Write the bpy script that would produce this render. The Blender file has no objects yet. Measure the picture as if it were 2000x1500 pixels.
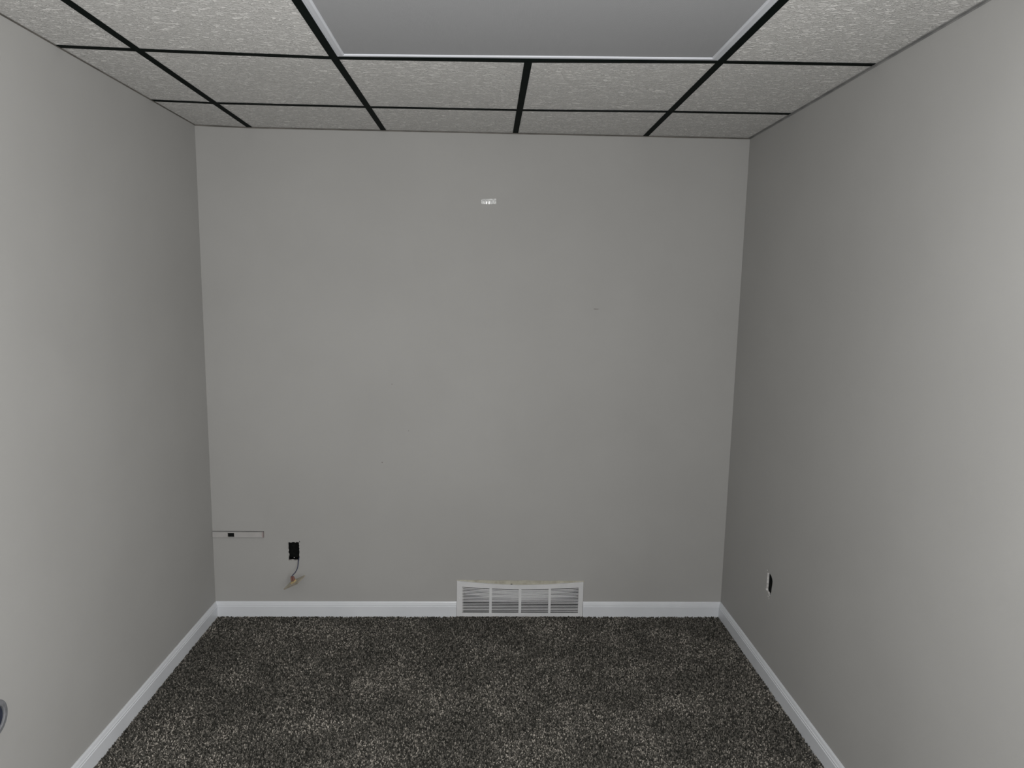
import bpy, bmesh, math, random
from mathutils import Vector, Matrix
from mathutils.geometry import tessellate_polygon
random.seed(7)
S = bpy.context.scene
COL = S.collection

# ------------------------------------------------------------------ camera
F_PX, PITCH, YAW, ROLL, CAM_Z = 1341.42, 0.1386, 0.0343, 0.0182, 1.6626
cy, sy, cp, sp, cr, sr = math.cos(YAW), math.sin(YAW), math.cos(PITCH), math.sin(PITCH), math.cos(ROLL), math.sin(ROLL)
fwd = Vector((cp*sy, cp*cy, -sp))
r0 = Vector((cy, -sy, 0)); u0 = Vector((sp*sy, sp*cy, cp))
rgt = cr*r0 + sr*u0; upv = cr*u0 - sr*r0
cam_data = bpy.data.cameras.new('camera')
cam_data.sensor_width = 36; cam_data.lens = F_PX/2000*36
cam_data.clip_start = 0.02
cam = bpy.data.objects.new('camera', cam_data); COL.objects.link(cam)
CAM_M = Matrix(((rgt.x, upv.x, -fwd.x, 0), (rgt.y, upv.y, -fwd.y, 0), (rgt.z, upv.z, -fwd.z, CAM_Z), (0, 0, 0, 1)))
cam.matrix_world = CAM_M
S.camera = cam

# ------------------------------------------------------------------ world, lights, exposure
w = bpy.data.worlds.new('world'); S.world = w; w.use_nodes = True
bg = w.node_tree.nodes['Background']
bg.inputs[0].default_value = (0.9, 0.93, 1.0, 1); bg.inputs[1].default_value = 0.02
# the phone's flash, a hand's breadth from the lens
fl = bpy.data.lights.new('flash', 'SPOT'); fl.energy = 150; fl.color = (1.0, 0.996, 0.984)
fl.spot_size = math.radians(176); fl.spot_blend = 0.1; fl.shadow_soft_size = 0.012
flo = bpy.data.objects.new('flash', fl); COL.objects.link(flo)
M = CAM_M.copy(); M.translation = Vector((0, 0, CAM_Z)) + rgt*0.018 + upv*0.025 - fwd*0.0
flo.matrix_world = M
# soft fill from an added, unseen doorway, to brighten the left wall
al = bpy.data.lights.new('opening_fill', 'AREA'); al.shape = 'RECTANGLE'; al.size = 0.86; al.size_y = 2.0
al.energy = 50; al.color = (1.0, 0.985, 0.955)
alo = bpy.data.objects.new('opening_fill', al); COL.objects.link(alo)
alo.location = (1.36, -0.12, 1.12); alo.rotation_euler = (math.radians(90), 0, math.radians(90))

S.view_settings.view_transform = 'Standard'; S.view_settings.look = 'None'
S.view_settings.gamma = 1; S.view_settings.use_curve_mapping = False
S.view_settings.exposure = 0.0
S.cycles.caustics_reflective = False; S.cycles.caustics_refractive = False

# ------------------------------------------------------------------ helpers
def mat(name, col, rough=0.8, spec=0.5, **kw):
    m = bpy.data.materials.new(name); m.use_nodes = True
    b = m.node_tree.nodes['Principled BSDF']
    b.inputs['Base Color'].default_value = (*col, 1)
    b.inputs['Roughness'].default_value = rough
    b.inputs['Specular IOR Level'].default_value = spec
    for k, v in kw.items(): b.inputs[k.replace('_', ' ')].default_value = v
    return m
def N(m, t, **kw):
    n = m.node_tree.nodes.new(t)
    for k, v in kw.items():
        if k in n.inputs: n.inputs[k].default_value = v
        else: setattr(n, k, v)
    return n
def noisy(m, c1, c2, scale, bump=0.0, bscale=None, dist=0.001, stretch=(1, 1, 1), detail=4, lo=0.35, hi=0.65):
    nt = m.node_tree; b = nt.nodes['Principled BSDF']
    geo = N(m, 'ShaderNodeNewGeometry')
    mp = N(m, 'ShaderNodeMapping'); mp.inputs['Scale'].default_value = stretch
    nt.links.new(geo.outputs['Position'], mp.inputs['Vector'])
    n1 = N(m, 'ShaderNodeTexNoise', Scale=scale, Detail=detail)
    nt.links.new(mp.outputs[0], n1.inputs['Vector'])
    cr_ = N(m, 'ShaderNodeValToRGB')
    cr_.color_ramp.elements[0].position = lo; cr_.color_ramp.elements[1].position = hi
    cr_.color_ramp.elements[0].color = (*c1, 1); cr_.color_ramp.elements[1].color = (*c2, 1)
    nt.links.new(n1.outputs['Fac'], cr_.inputs[0]); nt.links.new(cr_.outputs[0], b.inputs['Base Color'])
    if bump:
        n2 = N(m, 'ShaderNodeTexNoise', Scale=bscale or scale, Detail=3)
        nt.links.new(mp.outputs[0], n2.inputs['Vector'])
        bp = N(m, 'ShaderNodeBump', Strength=bump, Distance=dist)
        nt.links.new(n2.outputs['Fac'], bp.inputs['Height']); nt.links.new(bp.outputs[0], b.inputs['Normal'])
    return m

def mesh_obj(name, verts, faces, m, parent=None, mats=None, smooth=False):
    me = bpy.data.meshes.new(name); me.from_pydata([tuple(v) for v in verts], [], faces)
    ms = m if isinstance(m, (list, tuple)) else [m]
    for x in ms: me.materials.append(x)
    if mats:
        for p, i in zip(me.polygons, mats): p.material_index = i
    if smooth:
        for p in me.polygons: p.use_smooth = True
    bm = bmesh.new(); bm.from_mesh(me); bmesh.ops.recalc_face_normals(bm, faces=bm.faces); bm.to_mesh(me); bm.free()
    me.update()
    o = bpy.data.objects.new(name, me); COL.objects.link(o)
    if parent: o.parent = parent
    return o
class MB:
    def __init__(s): s.v = []; s.f = []; s.mi = []
    def hexa(s, p, mi=0):      # 8 points: bottom 4, top 4
        b = len(s.v); s.v += [tuple(q) for q in p]
        for f in ((0, 3, 2, 1), (4, 5, 6, 7), (0, 1, 5, 4), (1, 2, 6, 5), (2, 3, 7, 6), (3, 0, 4, 7)):
            s.f.append(tuple(b+i for i in f)); s.mi.append(mi)
    def box(s, a, c, mi=0):
        (x0, y0, z0), (x1, y1, z1) = a, c
        s.hexa([(x0, y0, z0), (x1, y0, z0), (x1, y1, z0), (x0, y1, z0), (x0, y0, z1), (x1, y0, z1), (x1, y1, z1), (x0, y1, z1)], mi)
    def obox(s, c, ax, ay, az, mi=0):   # centre and half axes
        c = Vector(c)
        s.hexa([c-ax-ay-az, c+ax-ay-az, c+ax+ay-az, c-ax+ay-az, c-ax-ay+az, c+ax-ay+az, c+ax+ay+az, c-ax+ay+az], mi)
    def sweep(s, prof, path, closed_prof=True, mi=0):   # prof: list of functions' results per path station
        b = len(s.v); n = len(prof)
        for P in path: s.v += [tuple(q) for q in P]
        for k in range(len(path)-1):
            for i in range(n):
                j = (i+1) % n
                s.f.append((b+k*n+i, b+k*n+j, b+(k+1)*n+j, b+(k+1)*n+i)); s.mi.append(mi)
        s.f.append(tuple(b+i for i in range(n))); s.mi.append(mi)
        s.f.append(tuple(b+(len(path)-1)*n+i for i in reversed(range(n)))); s.mi.append(mi)
    def tube(s, pts, rad, n=10, mi=0):
        pts = [Vector(p) for p in pts]; rings = []
        for i, p in enumerate(pts):
            t = (pts[min(i+1, len(pts)-1)] - pts[max(i-1, 0)]).normalized()
            a = t.cross(Vector((0.31, 0.92, 0.2))).normalized(); c = t.cross(a)
            r = rad[i] if isinstance(rad, (list, tuple)) else rad
            rings.append([p + r*(a*math.cos(2*math.pi*k/n)+c*math.sin(2*math.pi*k/n)) for k in range(n)])
        s.sweep(range(n), rings, mi=mi)
    def build(s, name, m, parent=None, smooth=False):
        return mesh_obj(name, s.v, s.f, m, parent, s.mi, smooth)
def empty(name, loc, parent=None):
    o = bpy.data.objects.new(name, None); COL.objects.link(o); o.location = loc; o.empty_display_size = 0.05
    if parent: o.parent = parent
    return o
def tag(o, label=None, cat=None, group=None, kind=None):
    for k, v in (('label', label), ('category', cat), ('group', group), ('kind', kind)):
        if v: o[k] = v
    return o
def adopt(root):
    """children were built in world coordinates: keep them there"""
    def rec(o, mw):
        for c in o.children:
            c.matrix_parent_inverse = mw.inverted()
    rec(root, Matrix.Translation(root.location))

# ------------------------------------------------------------------ room shape
T = 0.6096
XL, XR, YB, SB, SL, SR = -1.3595, 1.2146, 3.3230, 0.0025, -0.0037, -0.0056
HX, HY, HC = 0.0042, -0.0059, 2.3752
XG, GYX, YC, GA = -1.1103, -0.0026, 2.8951, -0.0147
YREAR = -0.80
FLOOR_Z = -0.010            # backing of the carpet, whose pile reaches z = 0
def wl(y, off=0): return XL + off + SL*(y-3.3)
def wr(y, off=0): return XR - off + SR*(y-3.3)
def bk(x, off=0): return YB - off + SB*x
def line_x(i, y):
    if i < 0: return wl(y)
    if i > 3: return wr(y)
    return XG + T*i + GYX*(y-3.3)
NR = 6
def line_y(j, x):
    if j < 0: return bk(x)
    if j >= NR: return YREAR
    return YC - T*j + GA*x
SAG = {(1, 0): -.004, (2, 0): -.005, (1, 1): -.012, (2, 1): -.010, (3, 1): -.001, (1, 2): -.010, (2, 2): -.010, (3, 2): -.002}
def node(i, j):
    y = line_y(j, 0)
    for _ in range(6): x = line_x(i, y); y = line_y(j, x)
    return Vector((x, y, HC + HX*x + HY*(y-3.3) + SAG.get((i, j), 0) + (.006 if i < 0 else 0)))

# ------------------------------------------------------------------ materials
WALLC = (0.50, 0.485, 0.465)
m_wall = noisy(mat('wall_paint', WALLC, 0.7, 0.25), (0.360, 0.357, 0.349), (0.377, 0.374, 0.366), 2.2, bump=0.25, bscale=420, dist=0.0006)
m_gyp = noisy(mat('gypsum_edge', (.7, .69, .66), 0.9), (.42, .41, .40), (.62, .61, .60), 90)
m_base = noisy(mat('baseboard_paint', (.72, .75, .79), 0.35, 0.5), (.63, .65, .685), (.67, .69, .725), 5)
m_tile = mat('ceiling_tile_face', (.6, .59, .56), 0.85, 0.3)
m_tee = noisy(mat('black_grid_metal', (.006, .009, .008), 0.6, 0.03), (.003, .006, .005), (.005, .008, .007), 30)
m_angle = noisy(mat('wall_angle_metal', (.2, .19, .17), 0.6), (.10, .095, .085), (.17, .16, .145), 12)
m_angle_side = noisy(mat('wall_angle_painted', (.3, .3, .3), 0.6), (.17, .17, .17), (.25, .25, .245), 20)
m_deck = noisy(mat('plenum_deck', (.03, .03, .03), 0.9), (.02, .02, .02), (.04, .04, .04), 3)
m_frame = noisy(mat('fixture_white_metal', (.72, .74, .78), 0.4), (.60, .62, .665), (.64, .66, .70), 8)
m_diff = mat('fixture_diffuser', (.335, .34, .352), 0.6, 0.3)
m_black = noisy(mat('black_box_plastic', (.006, .007, .007), 0.7, 0.08), (.004, .005, .005), (.010, .011, .010), 60)
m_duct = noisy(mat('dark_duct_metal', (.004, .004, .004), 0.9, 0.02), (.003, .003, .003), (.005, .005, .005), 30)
m_vent = noisy(mat('white_vent_enamel', (.70, .71, .73), 0.35), (.60, .605, .62), (.65, .655, .665), 14)
m_bare = noisy(mat('bare_tan_plaster', (.5, .47, .38), 0.9), (.34, .325, .27), (.46, .445, .375), 45, bump=.4, bscale=120, dist=.001)
m_cable = noisy(mat('dark_blue_cable', (.05, .06, .11), 0.4), (.022, .026, .055), (.035, .042, .08), 60)
m_plate = noisy(mat('beige_plate', (.50, .44, .34), 0.5), (.42, .385, .31), (.50, .46, .38), 40)
m_plate_edge = noisy(mat('plate_edge', (.30, .27, .22), 0.5), (.27, .24, .19), (.34, .31, .26), 40)
m_jack = noisy(mat('reddish_jack', (.26, .12, .08), 0.45), (.12, .06, .05), (.24, .11, .08), 160)
m_brass = noisy(mat('brass_terminal', (.5, .38, .2), 0.35), (.42, .33, .18), (.6, .48, .26), 200)
m_race = noisy(mat('raceway_plastic', (.52, .505, .495), 0.5), (.385, .376, .370), (.41, .40, .393), 25)
m_race_end = noisy(mat('raceway_end_cap', (.45, .37, .36), 0.5), (.30, .25, .245), (.34, .29, .285), 30)
m_grey = noisy(mat('grey_ring_plastic', (.16, .165, .18), 0.5), (.14, .145, .155), (.19, .195, .21), 70)
m_navy = noisy(mat('deep_blue_black', (.02, .026, .045), 0.5), (.015, .02, .035), (.03, .036, .06), 60)

# embossed ceiling tile: short worm-like ridges lying along x
nt = m_tile.node_tree; b = nt.nodes['Principled BSDF']
geo = N(m_tile, 'ShaderNodeNewGeometry'); mp = N(m_tile, 'ShaderNodeMapping'); mp.inputs['Scale'].default_value = (42, 110, 42)
nt.links.new(geo.outputs['Position'], mp.inputs['Vector'])
wn = N(m_tile, 'ShaderNodeTexNoise', Scale=1.0, Detail=3, Roughness=0.55, Distortion=1.6)
nt.links.new(mp.outputs[0], wn.inputs['Vector'])
rp = N(m_tile, 'ShaderNodeValToRGB'); rp.color_ramp.elements[0].position = .47; rp.color_ramp.elements[1].position = .60
nt.links.new(wn.outputs['Fac'], rp.inputs[0])
fn = N(m_tile, 'ShaderNodeTexNoise', Scale=260, Detail=2); nt.links.new(geo.outputs['Position'], fn.inputs['Vector'])
mx = N(m_tile, 'ShaderNodeMath', operation='MULTIPLY_ADD'); mx.inputs[1].default_value = 0.35
nt.links.new(fn.outputs['Fac'], mx.inputs[0]); nt.links.new(rp.outputs[0], mx.inputs[2])
bp = N(m_tile, 'ShaderNodeBump', Strength=1.0, Distance=0.0035)
nt.links.new(mx.outputs[0], bp.inputs['Height']); nt.links.new(bp.outputs[0], b.inputs['Normal'])
c2 = N(m_tile, 'ShaderNodeValToRGB')
c2.color_ramp.elements[0].color = (.60, .594, .58, 1); c2.color_ramp.elements[1].color = (.90, .89, .87, 1)  # pale ridges, darker hollows: relief shading put into the colour too
nt.links.new(rp.outputs[0], c2.inputs[0]); nt.links.new(c2.outputs[0], b.inputs['Base Color'])
# prismatic diffuser: fine pyramids
nt = m_diff.node_tree; b = nt.nodes['Principled BSDF']
geo = N(m_diff, 'ShaderNodeNewGeometry')
vo = N(m_diff, 'ShaderNodeTexVoronoi', Scale=230, distance='CHEBYCHEV'); vo.inputs['Randomness'].default_value = 0.25
nt.links.new(geo.outputs['Position'], vo.inputs['Vector'])
bp = N(m_diff, 'ShaderNodeBump', Strength=0.5, Distance=0.001)
nt.links.new(vo.outputs['Distance'], bp.inputs['Height']); nt.links.new(bp.outputs[0], b.inputs['Normal'])

# ------------------------------------------------------------------ walls with real openings
def wall(name, outer, holes, P, thick=0.013, parent=None):
    """outer/holes: 2-D polygons (u, z); P(u, z, depth) gives the 3-D point, depth goes into the wall"""
    polys = [outer] + holes
    pts2 = [p for q in polys for p in q]
    tris = tessellate_polygon([[Vector((p[0], p[1], 0)) for p in q] for q in polys])
    n = len(pts2)
    v = [P(u, z, 0) for u, z in pts2] + [P(u, z, thick) for u, z in pts2]
    f = [tuple(t) for t in tris] + [tuple(n+i for i in reversed(t)) for t in tris]; mi = [0]*len(tris)*2
    k = 0
    for qi, q in enumerate(polys):
        for i in range(len(q)):
            a, c = k+i, k+(i+1) % len(q)
            f.append((a, c, n+c, n+a)); mi.append(1 if qi else 0)
        k += len(q)
    o = mesh_obj(name, v, f, [m_wall, m_gyp], parent, mi)
    return tag(o, kind='structure')
def ragged(x0, x1, z0, z1, jit, n=5):
    p = []
    for i in range(n*2): p.append((x0+(x1-x0)*i/(n*2), z0+random.uniform(-jit, jit)))
    for i in range(n*3): p.append((x1+random.uniform(-jit, jit), z0+(z1-z0)*i/(n*3)))
    for i in range(n*2): p.append((x1+(x0-x1)*i/(n*2), z1+random.uniform(-jit, jit)))
    for i in range(n*3): p.append((x0+random.uniform(-jit, jit), z1+(z0-z1)*i/(n*3)))
    return p
ZT = 2.46
ycl, ycr = bk(XL), bk(XR)
Pb = lambda x, z, d=0: (x, bk(x)+d, z)
Pl = lambda y, z, d=0: (wl(y)-d, y, z)
Pr = lambda y, z, d=0: (wr(y)+d, y, z)
hole_b = ragged(-0.991, -0.936, 0.2915, 0.3870, 0.0013)
duct_hole = [(-0.115, 0.012), (0.474, 0.012), (0.474, 0.150), (-0.115, 0.150)]
wb = wall('wall_back', [(wl(3.3)-.02, FLOOR_Z-.02), (wr(3.3)+.02, FLOOR_Z-.02), (wr(3.3)+.02, ZT), (wl(3.3)-.02, ZT)], [hole_b, duct_hole], Pb)
RC = (1.793, 0.4550, 0.0536)
round_h = [(RC[0]+.043*math.cos(2*math.pi*k/40), RC[1]+.043*math.sin(2*math.pi*k/40)) for k in range(40)]
wlft = wall('wall_left', [(YREAR-.02, FLOOR_Z-.02), (ycl+.0, FLOOR_Z-.02), (ycl+.0, ZT), (YREAR-.02, ZT)], [round_h], Pl)
hr = [(2.7440, .3990), (2.7435, .4120), (2.7400, .4300), (2.7390, .4480), (2.7440, .4570), (2.7560, .4655), (2.7700, .4690), (2.7935, .4650),
      (2.7955, .4500), (2.7950, .4200), (2.7962, .3900), (2.7940, .3830), (2.7800, .3810), (2.7700, .3760), (2.7560, .3745), (2.7500, .3850)]
wrgt = wall('wall_right', [(YREAR-.02, FLOOR_Z-.02), (-.58, FLOOR_Z-.02), (-.58, 2.06), (.34, 2.06), (.34, FLOOR_Z-.02), (ycr+.0, FLOOR_Z-.02), (ycr+.0, ZT), (YREAR-.02, ZT)], [hr], Pr, thick=.009)  # doorway notch added out of view for the fill lamp
# wall behind the photographer
wre = wall('wall_rear', [(wl(YREAR)-.02, FLOOR_Z-.02), (wr(YREAR)+.02, FLOOR_Z-.02), (wr(YREAR)+.02, ZT), (wl(YREAR)-.02, ZT)],
           [], lambda x, z, d=0: (x, YREAR-d, z), thick=0.11)

# small marks left on the walls
def mark(name, cx, cz, w_, h_, P, m, parent, lab):
    mb = MB(); pts = []; n = 9
    for k in range(n):
        a = 2*math.pi*k/n; r = random.uniform(.7, 1.1)
        pts.append((cx+w_*r*math.cos(a), cz+h_*r*math.sin(a)))
    v = [P(u, z, -.0008) for u, z in pts] + [P(u, z, .0005) for u, z in pts]
    f = [tuple(range(n)), tuple(range(2*n-1, n-1, -1))] + [(i, (i+1) % n, n+(i+1) % n, n+i) for i in range(n)]
    o = mesh_obj(name, v, f, m, parent); o['label'] = lab; return o
for x, z, a, c in ((-.470, 1.190, .0012, .004), (-.520, .800, .003, .003), (.515, 1.570, .014, .0018), (-.390, .960, .0012, .003)):
    mark('nail_mark', x, z, a, c, Pb, m_angle, wb, 'small dark nick in the painted wall')
for y, z, a, c in ((2.772, .366, .004, .004), (2.762, .360, .005, .003), (2.798, .472, .003, .003), (2.797, .387, .004, .003)):
    mark('paint_chip', y, z, a, c, Pr, m_gyp, wrgt, 'pale paint chip beside the cut-out')
for x, z, a, c in ((-.9885, .345, .0022, .005), (-.9875, .322, .0022, .010), (-.954, .3865, .004, .002), (-.976, .3865, .005, .0018), (-.970, .2940, .004, .003), (-.962, .306, .0016, .0018)):
    mark('plaster_crumb', x, z, a, c, lambda u, zz, d=0: (u, bk(u)+d+.001, zz), m_gyp, wb, 'pale plaster crumb on the edge of the cut-out')

# ------------------------------------------------------------------ floor and carpet pile
mb = MB(); mb.box((wl(3.3)-.05, YREAR-.9, FLOOR_Z-.03), (wr(3.3)+.05, 3.36, FLOOR_Z))
m_backing = noisy(mat('carpet_backing', (.03, .028, .025), 0.95), (.02, .019, .017), (.04, .038, .033), 120)
floor = tag(mb.build('floor', m_backing), kind='structure')

m_pile = mat('carpet_yarn', (.1, .09, .08), 0.9, 0.15)
nt = m_pile.node_tree; b = nt.nodes['Principled BSDF']
oi = N(m_pile, 'ShaderNodeObjectInfo'); geo = N(m_pile, 'ShaderNodeNewGeometry')
rp = N(m_pile, 'ShaderNodeValToRGB'); e = rp.color_ramp.elements
e[0].color = (.022, .022, .019, 1); e[1].color = (.40, .37, .33, 1)
for p_, c_ in ((.35, (.055, .053, .047, 1)), (.65, (.105, .099, .088, 1)), (.88, (.20, .186, .165, 1))):
    q = rp.color_ramp.elements.new(p_); q.color = c_
at = N(m_pile, 'ShaderNodeAttribute', attribute_name='shade', attribute_type='INSTANCER')
nt.links.new(at.outputs['Fac'], rp.inputs[0]); nt.links.new(rp.outputs[0], b.inputs['Base Color'])
# one tuft of twisted yarn
tv = []; tf = []; n = 6
prof = [(0, .0014), (.003, .0023), (.0062, .0024), (.0088, .0015)]
for k, (z, r) in enumerate(prof):
    for i in range(n):
        a = 2*math.pi*i/n + k*.55
        tv.append(((r*(1+.18*(i % 2)))*math.cos(a)+.0009*k, r*math.sin(a)-.0004*k*k*.6, z))
for k in range(len(prof)-1):
    for i in range(n):
        j = (i+1) % n; tf.append((k*n+i, k*n+j, (k+1)*n+j, (k+1)*n+i))
tv.append((.003, -.002, .0096)); L_ = len(tv)-1
for i in range(n): tf.append(((len(prof)-1)*n+i, (len(prof)-1)*n+(i+1) % n, L_))
tuft = bpy.data.meshes.new('tuft'); tuft.from_pydata(tv, [], tf); tuft.materials.append(m_pile)
for p in tuft.polygons: p.use_smooth = True

pile = mesh_obj('carpet_pile', [(wl(YREAR), YREAR-.6, FLOOR_Z+.0005), (wr(YREAR), YREAR-.6, FLOOR_Z+.0005), (wr(3.3, .004), 3.318, FLOOR_Z+.0005), (wl(3.3, .004), 3.310, FLOOR_Z+.0005)], [(0, 1, 2, 3)], m_backing, floor)
pile['kind'] = 'stuff'; pile['label'] = 'dense brown-grey speckled carpet pile'
ng = bpy.data.node_groups.new('pile', 'GeometryNodeTree')
ng.interface.new_socket('Geometry', in_out='INPUT', socket_type='NodeSocketGeometry')
ng.interface.new_socket('Geometry', in_out='OUTPUT', socket_type='NodeSocketGeometry')
G = lambda t: ng.nodes.new(t); LK = ng.links.new
gi, go = G('NodeGroupInput'), G('NodeGroupOutput')
dp = G('GeometryNodeDistributePointsOnFaces'); dp.inputs['Density'].default_value = 60000; dp.inputs['Seed'].default_value = 3
LK(gi.outputs[0], dp.inputs['Mesh'])
# tuft template object, kept inside the node tree as an instance source
tob = bpy.data.objects.new('tuft', tuft)
ob = G('GeometryNodeObjectInfo'); ob.inputs['Object'].default_value = tob
ip = G('GeometryNodeInstanceOnPoints'); LK(dp.outputs['Points'], ip.inputs['Points']); LK(ob.outputs['Geometry'], ip.inputs['Instance'])
pos = G('GeometryNodeInputPosition')
lean = G('ShaderNodeTexNoise'); lean.inputs['Scale'].default_value = 3.6; lean.inputs['Detail'].default_value = 3; lean.inputs['Roughness'].default_value = .6
LK(pos.outputs[0], lean.inputs['Vector'])
mr = G('ShaderNodeMapRange'); mr.inputs[1].default_value = .38; mr.inputs[2].default_value = .62; mr.inputs[3].default_value = -.30; mr.inputs[4].default_value = .30
LK(lean.outputs['Fac'], mr.inputs[0])
rv = G('FunctionNodeRandomValue'); rv.data_type = 'FLOAT_VECTOR'; rv.inputs[0].default_value = (-.55, -.55, -3.14); rv.inputs[1].default_value = (.55, .55, 3.14)
cx = G('ShaderNodeCombineXYZ'); LK(mr.outputs[0], cx.inputs[0])
ad = G('ShaderNodeVectorMath'); ad.operation = 'ADD'; LK(rv.outputs[0], ad.inputs[0]); LK(cx.outputs[0], ad.inputs[1])
er = G('FunctionNodeEulerToRotation'); LK(ad.outputs[0], er.inputs[0]); LK(er.outputs[0], ip.inputs['Rotation'])
rs = G('FunctionNodeRandomValue'); rs.data_type = 'FLOAT'; rs.inputs[2].default_value = .75; rs.inputs[3].default_value = 1.25; rs.inputs['Seed'].default_value = 5
LK(rs.outputs[1], ip.inputs['Scale'])
sh = G('FunctionNodeRandomValue'); sh.data_type = 'FLOAT'; sh.inputs['Seed'].default_value = 9
mr2 = G('ShaderNodeMapRange'); mr2.inputs[1].default_value = .40; mr2.inputs[2].default_value = .62; mr2.inputs[3].default_value = -.08; mr2.inputs[4].default_value = .08
LK(lean.outputs['Fac'], mr2.inputs[0])
sm = G('ShaderNodeMath'); sm.operation = 'ADD'; LK(sh.outputs[1], sm.inputs[0]); LK(mr2.outputs[0], sm.inputs[1])
st = G('GeometryNodeStoreNamedAttribute'); st.data_type = 'FLOAT'; st.domain = 'INSTANCE'; st.inputs['Name'].default_value = 'shade'
LK(ip.outputs[0], st.inputs['Geometry']); LK(sm.outputs[0], st.inputs['Value'])
jn = G('GeometryNodeJoinGeometry'); LK(st.outputs[0], jn.inputs[0]); LK(gi.outputs[0], jn.inputs[0])
LK(jn.outputs[0], go.inputs[0])
md = pile.modifiers.new('pile', 'NODES'); md.node_group = ng

# ------------------------------------------------------------------ baseboards
BP = [(0, 0), (.0125, 0), (.0125, .052), (.0105, .0545), (.0105, .0600), (.0085, .0625), (.0060, .0715), (.0035, .0762), (0, .0762)]
def zb(z): return z if z > 0 else FLOOR_Z
def baseboard(name, stations):
    mb = MB(); mb.sweep(BP, [[s(o_, zb(z)) for o_, z in BP] for s in stations])
    return tag(mb.build(name, m_base), kind='structure')
baseboard('baseboard_back', [lambda o_, z: (wl(3.3, o_), bk(XL, o_), z), lambda o_, z: (-.1485, bk(-.1485, o_), z)])
baseboard('baseboard_back', [lambda o_, z: (.4985, bk(.4985, o_), z), lambda o_, z: (wr(3.3, o_), bk(XR, o_), z)])
baseboard('baseboard_left', [lambda o_, z: (wl(YREAR, o_), YREAR, z), lambda o_, z: (wl(3.3, o_), bk(XL, o_), z)])
baseboard('baseboard_right', [lambda o_, z: (wr(.35, o_), .35, z), lambda o_, z: (wr(3.3, o_), bk(XR, o_), z)])

# ------------------------------------------------------------------ ceiling: deck, tiles, black grid
mb = MB(); mb.box((wl(3.3)-.05, YREAR-.12, 2.46), (wr(3.3)+.05, 3.36, 2.52))
ceil = tag(mb.build('ceiling', m_deck), kind='structure')
FW = 0.0125        # half width of a tee flange
LIGHT = {(1, 1), (2, 1)}
for i in range(-1, 4):
    for j in range(-1, NR):
        if (i, j) in LIGHT: continue
        # cell between lines i..i+1 and j..j+1 (j+1 is nearer the camera)
        a, b_, c, d = node(i, j+1), node(i+1, j+1), node(i+1, j), node(i, j)
        g = .0012
        q = [a+Vector((g, g, 0)), b_+Vector((-g, g, 0)), c+Vector((-g, -g, 0)), d+Vector((g, -g, 0))]
        if i == -1: q[0].x += .001; q[3].x += .001
        up = random.uniform(.0018, .0026)
        mb = MB(); mb.hexa([p+Vector((0, 0, up)) for p in q] + [p+Vector((0, 0, up+.014)) for p in q])
        mb.build('ceiling_tile', m_tile, ceil)
def tee(name, p, q, trim0=0, trim1=0):
    d = (q-p); L_ = d.length; d.normalize(); p = p+d*trim0; q = q-d*trim1
    s_ = Vector((d.y, -d.x, 0)).normalized()
    prof = [(-FW, 0), (FW, 0), (FW, .0014), (.001, .0016), (.001, .034), (-.001, .034), (-.001, .0016), (-FW, .0014)]
    return MB(), [[e+s_*a+Vector((0, 0, z)) for a, z in prof] for e in (p, q)], prof
def run(name, nodes_, t0=0, t1=0):
    mb = MB(); prof = None; st_ = []
    for k in range(len(nodes_)):
        p = nodes_[k]; d = (nodes_[min(k+1, len(nodes_)-1)]-nodes_[max(k-1, 0)]).normalized()
        if k == 0: p = p+d*t0
        if k == len(nodes_)-1: p = p-d*t1
        s_ = Vector((d.y, -d.x, 0)).normalized()
        prof = [(-FW, 0), (FW, 0), (FW, .0014), (.001, .0016), (.001, .034), (-.001, .034), (-.001, .0016), (-FW, .0014)]
        st_.append([p+s_*a+Vector((0, 0, z)) for a, z in prof])
    mb.sweep(prof, st_)
    return mb.build(name, m_tee, ceil)
for i in (0, 1, 3): run('main_runner', [node(i, j) for j in range(-1, NR+1)])
for i, js in ((2, (-1, 0, 1)), (2, tuple(range(2, NR+1)))):
    run('cross_tee', [node(i, a) for a in js], FW if js[0] == 2 else 0, FW if js[-1] == 1 else 0)
for j in range(0, NR):
    if j in (1, 2):
        segs = ((-1, 0), (0, 1), (1, 3), (3, 4))
    else: segs = ((-1, 0), (0, 1), (1, 2), (2, 3), (3, 4))
    for a, b_ in segs:
        pts = [node(k, j) for k in range(a, b_+1)]
        run('cross_tee', pts, 0 if a == -1 else FW, 0 if b_ == 4 else FW)
# wall angles carrying the outer tiles
def angle(name, pts, inward, wid, down, m):
    mb = MB(); st_ = []
    for p in pts:
        q = [(0, .0015), (0, -down), (.0012, -down), (.0012, -.0002), (wid, -.0002), (wid, .0015)]
        st_.append([p+inward*a+Vector((0, 0, z)) for a, z in q])
    mb.sweep(q, st_); return tag(mb.build(name, m), kind='structure')
angle('trim_1', [node(k, -1) for k in range(-1, 5)], Vector((0, -1, 0)), .007, .0035, m_angle)
angle('trim_2', [node(-1, j) for j in range(-1, NR+1)], Vector((1, 0, 0)), .004, .002, m_angle)
angle('trim_3', [node(4, j) for j in range(-1, NR+1)], Vector((-1, 0, 0)), .010, .004, m_angle_side)

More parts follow.
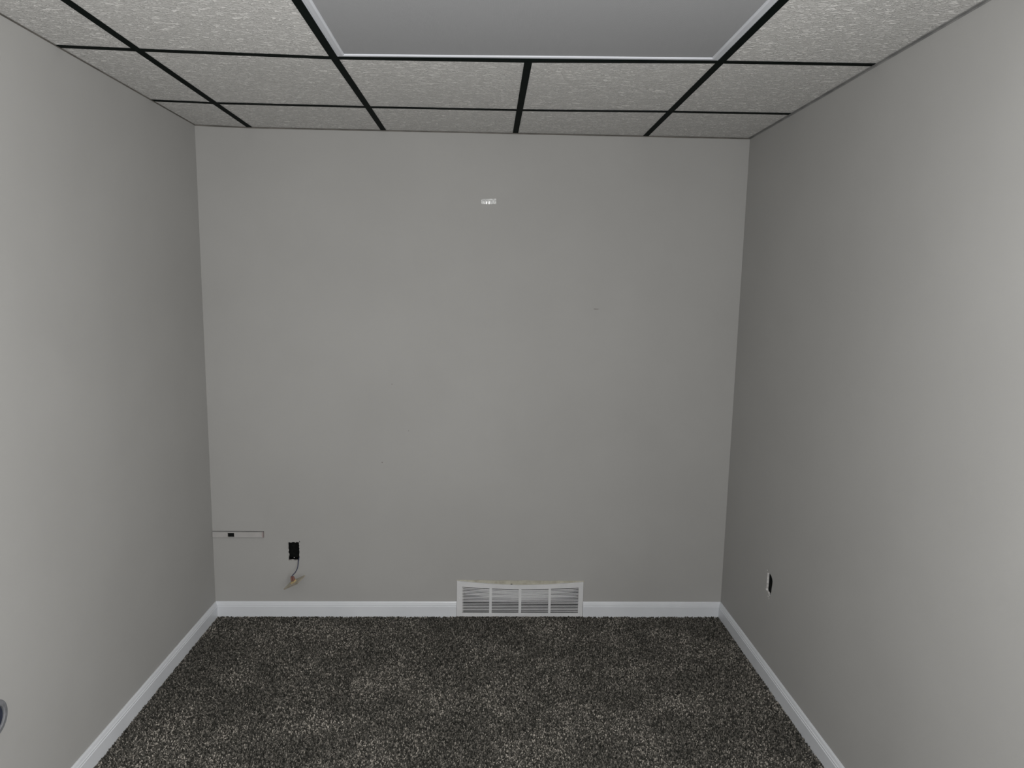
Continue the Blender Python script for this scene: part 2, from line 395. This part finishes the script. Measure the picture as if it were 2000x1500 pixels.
# ------------------------------------------------------------------ recessed light
A, B, C_, D = node(1, 2), node(3, 2), node(3, 1), node(1, 1)   # near-left, near-right, far-right, far-left
A, B, C_, D = A+Vector((.010, .010, 0)), B+Vector((-.010, .010, 0)), C_+Vector((-.010, -.010, 0)), D+Vector((.010, -.010, 0))
lt = empty('ceiling_light', (A+B+C_+D)/4)
tag(lt, 'large unlit rectangular recessed ceiling light with grey diffuser and white metal frame', 'ceiling light')
ctr = (A+B+C_+D)/4
def quad_in(w_, z):
    f_ = w_*.6
    return [A+Vector((w_, f_, z)), B+Vector((-w_, f_, z)), C_+Vector((-w_, -f_, z)), D+Vector((w_, -f_, z))]
def ring(steps, name, m):
    v = []; f = []
    for w_, z in steps: v += quad_in(w_, z)
    k = len(steps)
    for s_ in range(k):
        t_ = (s_+1) % k
        for i in range(4):
            j = (i+1) % 4; f.append((s_*4+i, s_*4+j, t_*4+j, t_*4+i))
    return mesh_obj(name, v, f, m, lt)
ring([(0, .0020), (.005, .0022), (.0058, .0040), (.0070, .0040), (.0078, .0016), (.021, .0008), (.026, .0030), (.027, .009), (.012, .014), (0, .014)], 'frame', m_frame)
v = quad_in(.0255, .0055)+quad_in(.0255, .0085)
mb = MB(); mb.hexa(v); mb.build('diffuser', m_diff, lt)
v = quad_in(.004, .0145)+quad_in(.02, .08)
mb = MB(); mb.hexa(v); mb.build('housing', m_frame, lt)
adopt(lt)

# ------------------------------------------------------------------ return air grille
VX0, VX1, VZ0, VZ1 = -.1470, .4968, -.002, .1865
yv = bk(.17)
rv_ = empty('return_air_grille', (.175, yv, 0))
tag(rv_, 'white metal return air grille with bowed top edge in the back wall', 'air vent')
def warp(x, z):
    u = (x-(VX0+VX1)/2)/((VX1-VX0)/2)
    s_ = .0195*(1-abs(u)**1.7)
    k = max(0, (z-.075)/(VZ1-.075))
    return z - s_*k + .0022*(-u)*max(0, z)/VZ1
def strip(mb, x0, x1, z0, z1, y0, y1, n=12, tilt=0):
    st_ = []
    for k in range(n+1):
        x = x0+(x1-x0)*k/n; yy = bk(x)
        st_.append([(x, yy-y0, warp(x, z0)), (x, yy-y1+tilt, warp(x, z0)), (x, yy-y1, warp(x, z1)), (x, yy-y0, warp(x, z1))])
    mb.sweep(range(4), st_)
cols = [(-.1205, .0185), (.0285, .1670), (.1760, .3145), (.3240, .4720)]
cols = [(-.1200, .0180), (.0310, .1680), (.1810, .3200), (.3320, .4740)]
FY0, FY1 = 0.0, .0085
mb = MB()
for z0, z1 in ((VZ0, .0175), (.1585, VZ1)): strip(mb, VX0, VX1, z0, z1, FY0, FY1, 24)
strip(mb, VX0, cols[0][0], .0175, .1585, FY0, FY1, 2); strip(mb, cols[3][1], VX1, .0175, .1585, FY0, FY1, 2)
# turned-in lip round the face
mb.build('frame', m_vent, rv_)
for (a, b_), (c, d) in zip(cols, cols[1:]):
    mb = MB(); st_ = []
    for k in range(9):
        z = .0175+(.1585-.0175)*k/8; xa, xb = b_, c; dy = .0015 if z > .09 else 0
        st_.append([(xa, bk(xa)-.0005, warp(xa, z)), (xb, bk(xb)-.0005, warp(xb, z)), (xb, bk(xb)-.0078+dy, warp(xb, z)), (xa, bk(xa)-.0078+dy, warp(xa, z))])
    mb.sweep(range(4), st_); mb.build('mullion', m_vent, rv_)
NS = 17; p0_, p1_ = .0175, .1585; pitch = (p1_-p0_)/NS
for a, b_ in cols:
    for k in range(NS):
        zc = p0_+pitch*(k+.60); mb = MB(); st_ = []; n = 5
        if k == NS-1: continue
        for t in range(n+1):
            x = a+(b_-a)*t/n; yy = bk(x); z = warp(x, zc+pitch*.5)
            bow = max(0, 1-abs((x-.175)/.33)**3)*max(0, min(1, (zc-.078)/.02)); h = .00160+.0008*bow
            # blade: front lip low, rear edge higher
            st_.append([(x, yy-.0075, z-h), (x, yy-.0068, z-h), (x, yy-.0048, z+h-.0004), (x, yy-.0055, z+h), (x, yy-.0070, z+h)])
        mb.sweep(range(5), st_); mb.build('louver', m_vent, rv_)
for x in (VX0+.012, VX1-.012):
    z = .096; mb = MB(); mb.tube([(x, bk(x)-.0080, z), (x, bk(x)-.0098, z), (x, bk(x)-.0104, z)], [.0032, .0030, .0015], 10); mb.build('screw', m_vent, rv_)
# dark duct behind
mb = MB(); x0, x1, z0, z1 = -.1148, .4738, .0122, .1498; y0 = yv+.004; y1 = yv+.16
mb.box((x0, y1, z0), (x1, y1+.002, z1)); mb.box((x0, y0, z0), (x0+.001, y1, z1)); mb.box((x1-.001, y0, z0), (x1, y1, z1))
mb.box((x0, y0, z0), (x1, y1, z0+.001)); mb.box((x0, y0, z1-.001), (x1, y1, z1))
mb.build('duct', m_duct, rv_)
adopt(rv_)
# strip of bare plaster left above the bowed grille
st_ = []
for k in range(25):
    x = -.150+.652*k/24; zt = .1905+random.uniform(-.0012, .0012)-.0035*(k/24); zb_ = min(warp(min(max(x, VX0), VX1), VZ1)-.003, zt-.004)
    st_.append([(x, bk(x)+.001, zb_), (x, bk(x)-.0012, zb_), (x, bk(x)-.0012, zt), (x, bk(x)+.001, zt)])
mb = MB(); mb.sweep(range(4), st_); o = mb.build('bare_plaster_strip', m_bare, wb); o['label'] = 'unpainted tan plaster strip above the bowed grille'
mark('plaster_gap', .130, .1695, .006, .0022, lambda u, z, d=0: (u, bk(u)-.0013+d, z), m_black, wb, 'small dark gap in the bare plaster')

# ------------------------------------------------------------------ surface raceway low in the corner
rw = empty('surface_raceway', (-1.235, bk(-1.235), .43))
tag(rw, 'short painted cable raceway strip low on the back wall in the left corner', 'raceway')
x0, x1, z0, z1 = -1.3565, -1.1075, .4125, .4445
RH = (-1.2820, -1.2500, .4165, .4375)
def rb(name, parts, m):
    mb = MB()
    for a, c, e, f, d in parts: mb.box((a, bk(a)-d, e), (c, bk(a)+.0002, f))
    return mb.build(name, m, rw)
rb('cover', [(x0, RH[0], z0+.0015, z1-.003, .012), (RH[1], x1-.006, z0+.0015, z1-.003, .012), (RH[0], RH[1], z0+.0015, RH[2], .012), (RH[0], RH[1], RH[3], z1-.003, .012)], m_race)
rb('base_channel_shade', [(x0, x1, z1-.0030, z1-.0004, .0095), (x0, x1, z0-.0006, z0+.0015, .0095)], m_angle_side)  # channel edges darkened: shadow lines painted above and below the cover
rb('end_cap', [(x1-.0055, x1, z0+.0008, z1-.0018, .0125)], m_race_end)
rb('knockout', [(RH[0], RH[1], RH[2], RH[3], .006)], m_black)
adopt(rw)

# ------------------------------------------------------------------ electrical boxes in the cut-outs
def open_box(name, x0, x1, z0, z1, y0, y1, root, m):   # open towards -y
    mb = MB(); t = .0015
    mb.box((x0, y1-t, z0), (x1, y1, z1)); mb.box((x0, y0, z0), (x0+t, y1, z1)); mb.box((x1-t, y0, z0), (x1, y1, z1))
    mb.box((x0, y0, z0), (x1, y1, z0+t)); mb.box((x0, y0, z1-t), (x1, y1, z1))
    return mb.build(name, m, root)
eb = empty('outlet_box', (-.963, bk(-.963)+.03, .34))
tag(eb, 'open black outlet box with ragged edges in the back wall above the dangling plate', 'electrical box')
yy = bk(-.963)
open_box('box_shell', -1.000, -.927, .283, .395, yy+.0135, yy+.06, eb, m_black)
mb = MB(); mb.tube([(-.945, yy+.012, .393), (-.936, yy+.010, .395), (-.934, yy-.001, .3915), (-.9325, yy-.002, .3870)], .0015, 6); mb.build('ear', m_black, eb)
adopt(eb)
er_ = empty('outlet_box', (wr(2.77)+.03, 2.77, .42))
tag(er_, 'narrow open cut-out box with chipped pale edge in the right wall', 'electrical box')
xx = wr(2.77)
mb = MB(); t = .0015; X0, X1, Y0, Y1, Z0, Z1 = xx+.0135, xx+.06, 2.733, 2.802, .368, .475
mb.box((X1-t, Y0, Z0), (X1, Y1, Z1)); mb.box((X0, Y0, Z0), (X1, Y0+t, Z1)); mb.box((X0, Y1-t, Z0), (X1, Y1, Z1))
mb.box((X0, Y0, Z0), (X1, Y1, Z0+t)); mb.box((X0, Y0, Z1-t), (X1, Y1, Z1)); mb.build('box_shell', m_black, er_)
mb = MB(); mb.box((xx+.004, 2.755, .3765), (xx+.013, 2.766, .3835)); o = mb.build('mounting_ear', m_grey, er_)
adopt(er_)

# round outlet at the left edge of view
ro = empty('round_outlet', (wl(RC[0]), RC[0], RC[1]))
tag(ro, 'round dark outlet fitting with grey rim low on the left wall at frame edge', 'outlet')
def disc_ring(name, steps, m, n=48):
    v = []; f = []
    for r, d in steps:
        for k in range(n):
            a = 2*math.pi*k/n; v.append(Pl(RC[0]+r*math.cos(a), RC[1]+r*math.sin(a), d))
    for s_ in range(len(steps)-1):
        for k in range(n):
            j = (k+1) % n; f.append((s_*n+k, s_*n+j, (s_+1)*n+j, (s_+1)*n+k))
    f.append(tuple((len(steps)-1)*n+k for k in range(n)))
    return mesh_obj(name, v, f, m, ro, smooth=False)
disc_ring('rim', [(.0536, .0), (.0532, -.003), (.051, -.0045), (.041, -.0048), (.0385, -.003), (.0380, .010), (.0375, .0101)], m_grey)
disc_ring('insert', [(.0370, .0098), (.0370, -.0005), (.034, -.0015), (.010, -.002)], m_navy)
adopt(ro)

# ------------------------------------------------------------------ wall plate hanging on its cable
Pc = Vector((-.952, bk(-.95)-.045, .197))                 # centre of the plate
view = (Pc-Vector((0, 0, CAM_Z))).normalized()
R_ = view.cross(Vector((0, 0, 1))).normalized(); U_ = R_.cross(view).normalized()
a_ = R_*.0185+U_*.0168+view*.0225       # half of the short side
b_ = R_*.0300+U_*.0085-view*.0375       # half of the long side
b_ = b_-a_*(a_.dot(b_)/a_.dot(a_)) * .9
n_ = a_.cross(b_).normalized()
if n_.z < 0: n_ = -n_
wp = empty('hanging_wall_plate', Pc)
tag(wp, 'beige wall plate hanging edge-on by a dark cable from the back wall outlet box', 'wall plate')
mb = MB(); mb.obox(Pc, a_, b_, n_*.0012, 0); mb.build('plate', m_plate, wp)
v = []; mb = MB()
for s_ in (-1, 1):
    mb.obox(Pc+a_*s_*.985-n_*.002, a_*.02, b_, n_*.0028); mb.obox(Pc+b_*s_*.985-n_*.002, a_, b_*.015, n_*.0028)
mb.build('plate_rim', m_plate_edge, wp)
J = Pc - a_*.05 - R_*.001
au, bu = a_.normalized(), b_.normalized()
jup = (n_*.5+U_*.9).normalized()
mb = MB(); mb.obox(J+n_*.004, au*.010, bu*.012, n_*.004); mb.build('jack_collar', m_brass, wp)
mb = MB(); mb.tube([J+R_*.004+n_*.006, J+R_*.003+jup*.018, J+R_*.001+jup*.030], [.0062, .0066, .005], 8); mb.build('jack', m_jack, wp)
mb = MB(); mb.tube([J-R_*.007+n_*.006, J-R_*.008+jup*.014, J-R_*.006+jup*.031], [.0026, .0042, .003], 8); mb.build('wire_terminal', m_jack, wp)
top = J-R_*.003+jup*.030
E0 = Vector((-.9415, yy+.030, .300))
cps = [E0, Vector((-.9408, yy+.004, .2975)), Vector((-.9402, yy-.006, .288)), Vector((-.9400, yy-.012, .274)), Vector((-.9425, yy-.020, .258)), Vector((-.9490, yy-.031, .243)), top+Vector((.004, 0, .006)), top]
sm_ = []
for k in range(len(cps)-1):
    p0, p1, p2, p3 = cps[max(k-1, 0)], cps[k], cps[k+1], cps[min(k+2, len(cps)-1)]
    for t in [i/5 for i in range(5)]:
        sm_.append(.5*((2*p1)+(p2-p0)*t+(2*p0-5*p1+4*p2-p3)*t*t+(3*p1-p0-3*p2+p3)*t**3))
sm_.append(cps[-1])
mb = MB(); mb.tube(sm_, .0028, 8); mb.build('cable', m_cable, wp, smooth=True)
adopt(wp)

# ------------------------------------------------------------------ scrap of clear tape high on the back wall
m_tape = mat('clear_tape', (.85, .86, .86), 0.12, 0.9, Alpha=0.55)
nt = m_tape.node_tree; b = nt.nodes['Principled BSDF']
geo = N(m_tape, 'ShaderNodeNewGeometry'); nz = N(m_tape, 'ShaderNodeTexNoise', Scale=110, Detail=3)
nt.links.new(geo.outputs['Position'], nz.inputs['Vector'])
rp = N(m_tape, 'ShaderNodeMapRange'); rp.inputs[1].default_value = .35; rp.inputs[2].default_value = .65; rp.inputs[3].default_value = .35; rp.inputs[4].default_value = .95
nt.links.new(nz.outputs['Fac'], rp.inputs[0]); nt.links.new(rp.outputs[0], b.inputs['Alpha'])
st_ = []
for k in range(17):
    t = k/16; x = -.0464+.0705*t; lift = .0008+.0012*math.sin(t*9)**2+.004*t**6
    z0_, z1_ = 2.0520+.0015*t, 2.0745+.0035*t
    if k == 0: z0_, z1_ = 2.056, 2.071
    y_ = bk(x)-lift
    st_.append([(x, y_, z0_), (x, y_-.0008, z0_), (x, y_-.0018, (z0_+z1_)/2), (x, y_-.0008, z1_), (x, y_, z1_)])
mb = MB(); mb.sweep(range(5), st_)
tag(mb.build('tape_scrap', m_tape, smooth=False), 'small shiny clear tape scrap stuck high on the back wall', 'tape')
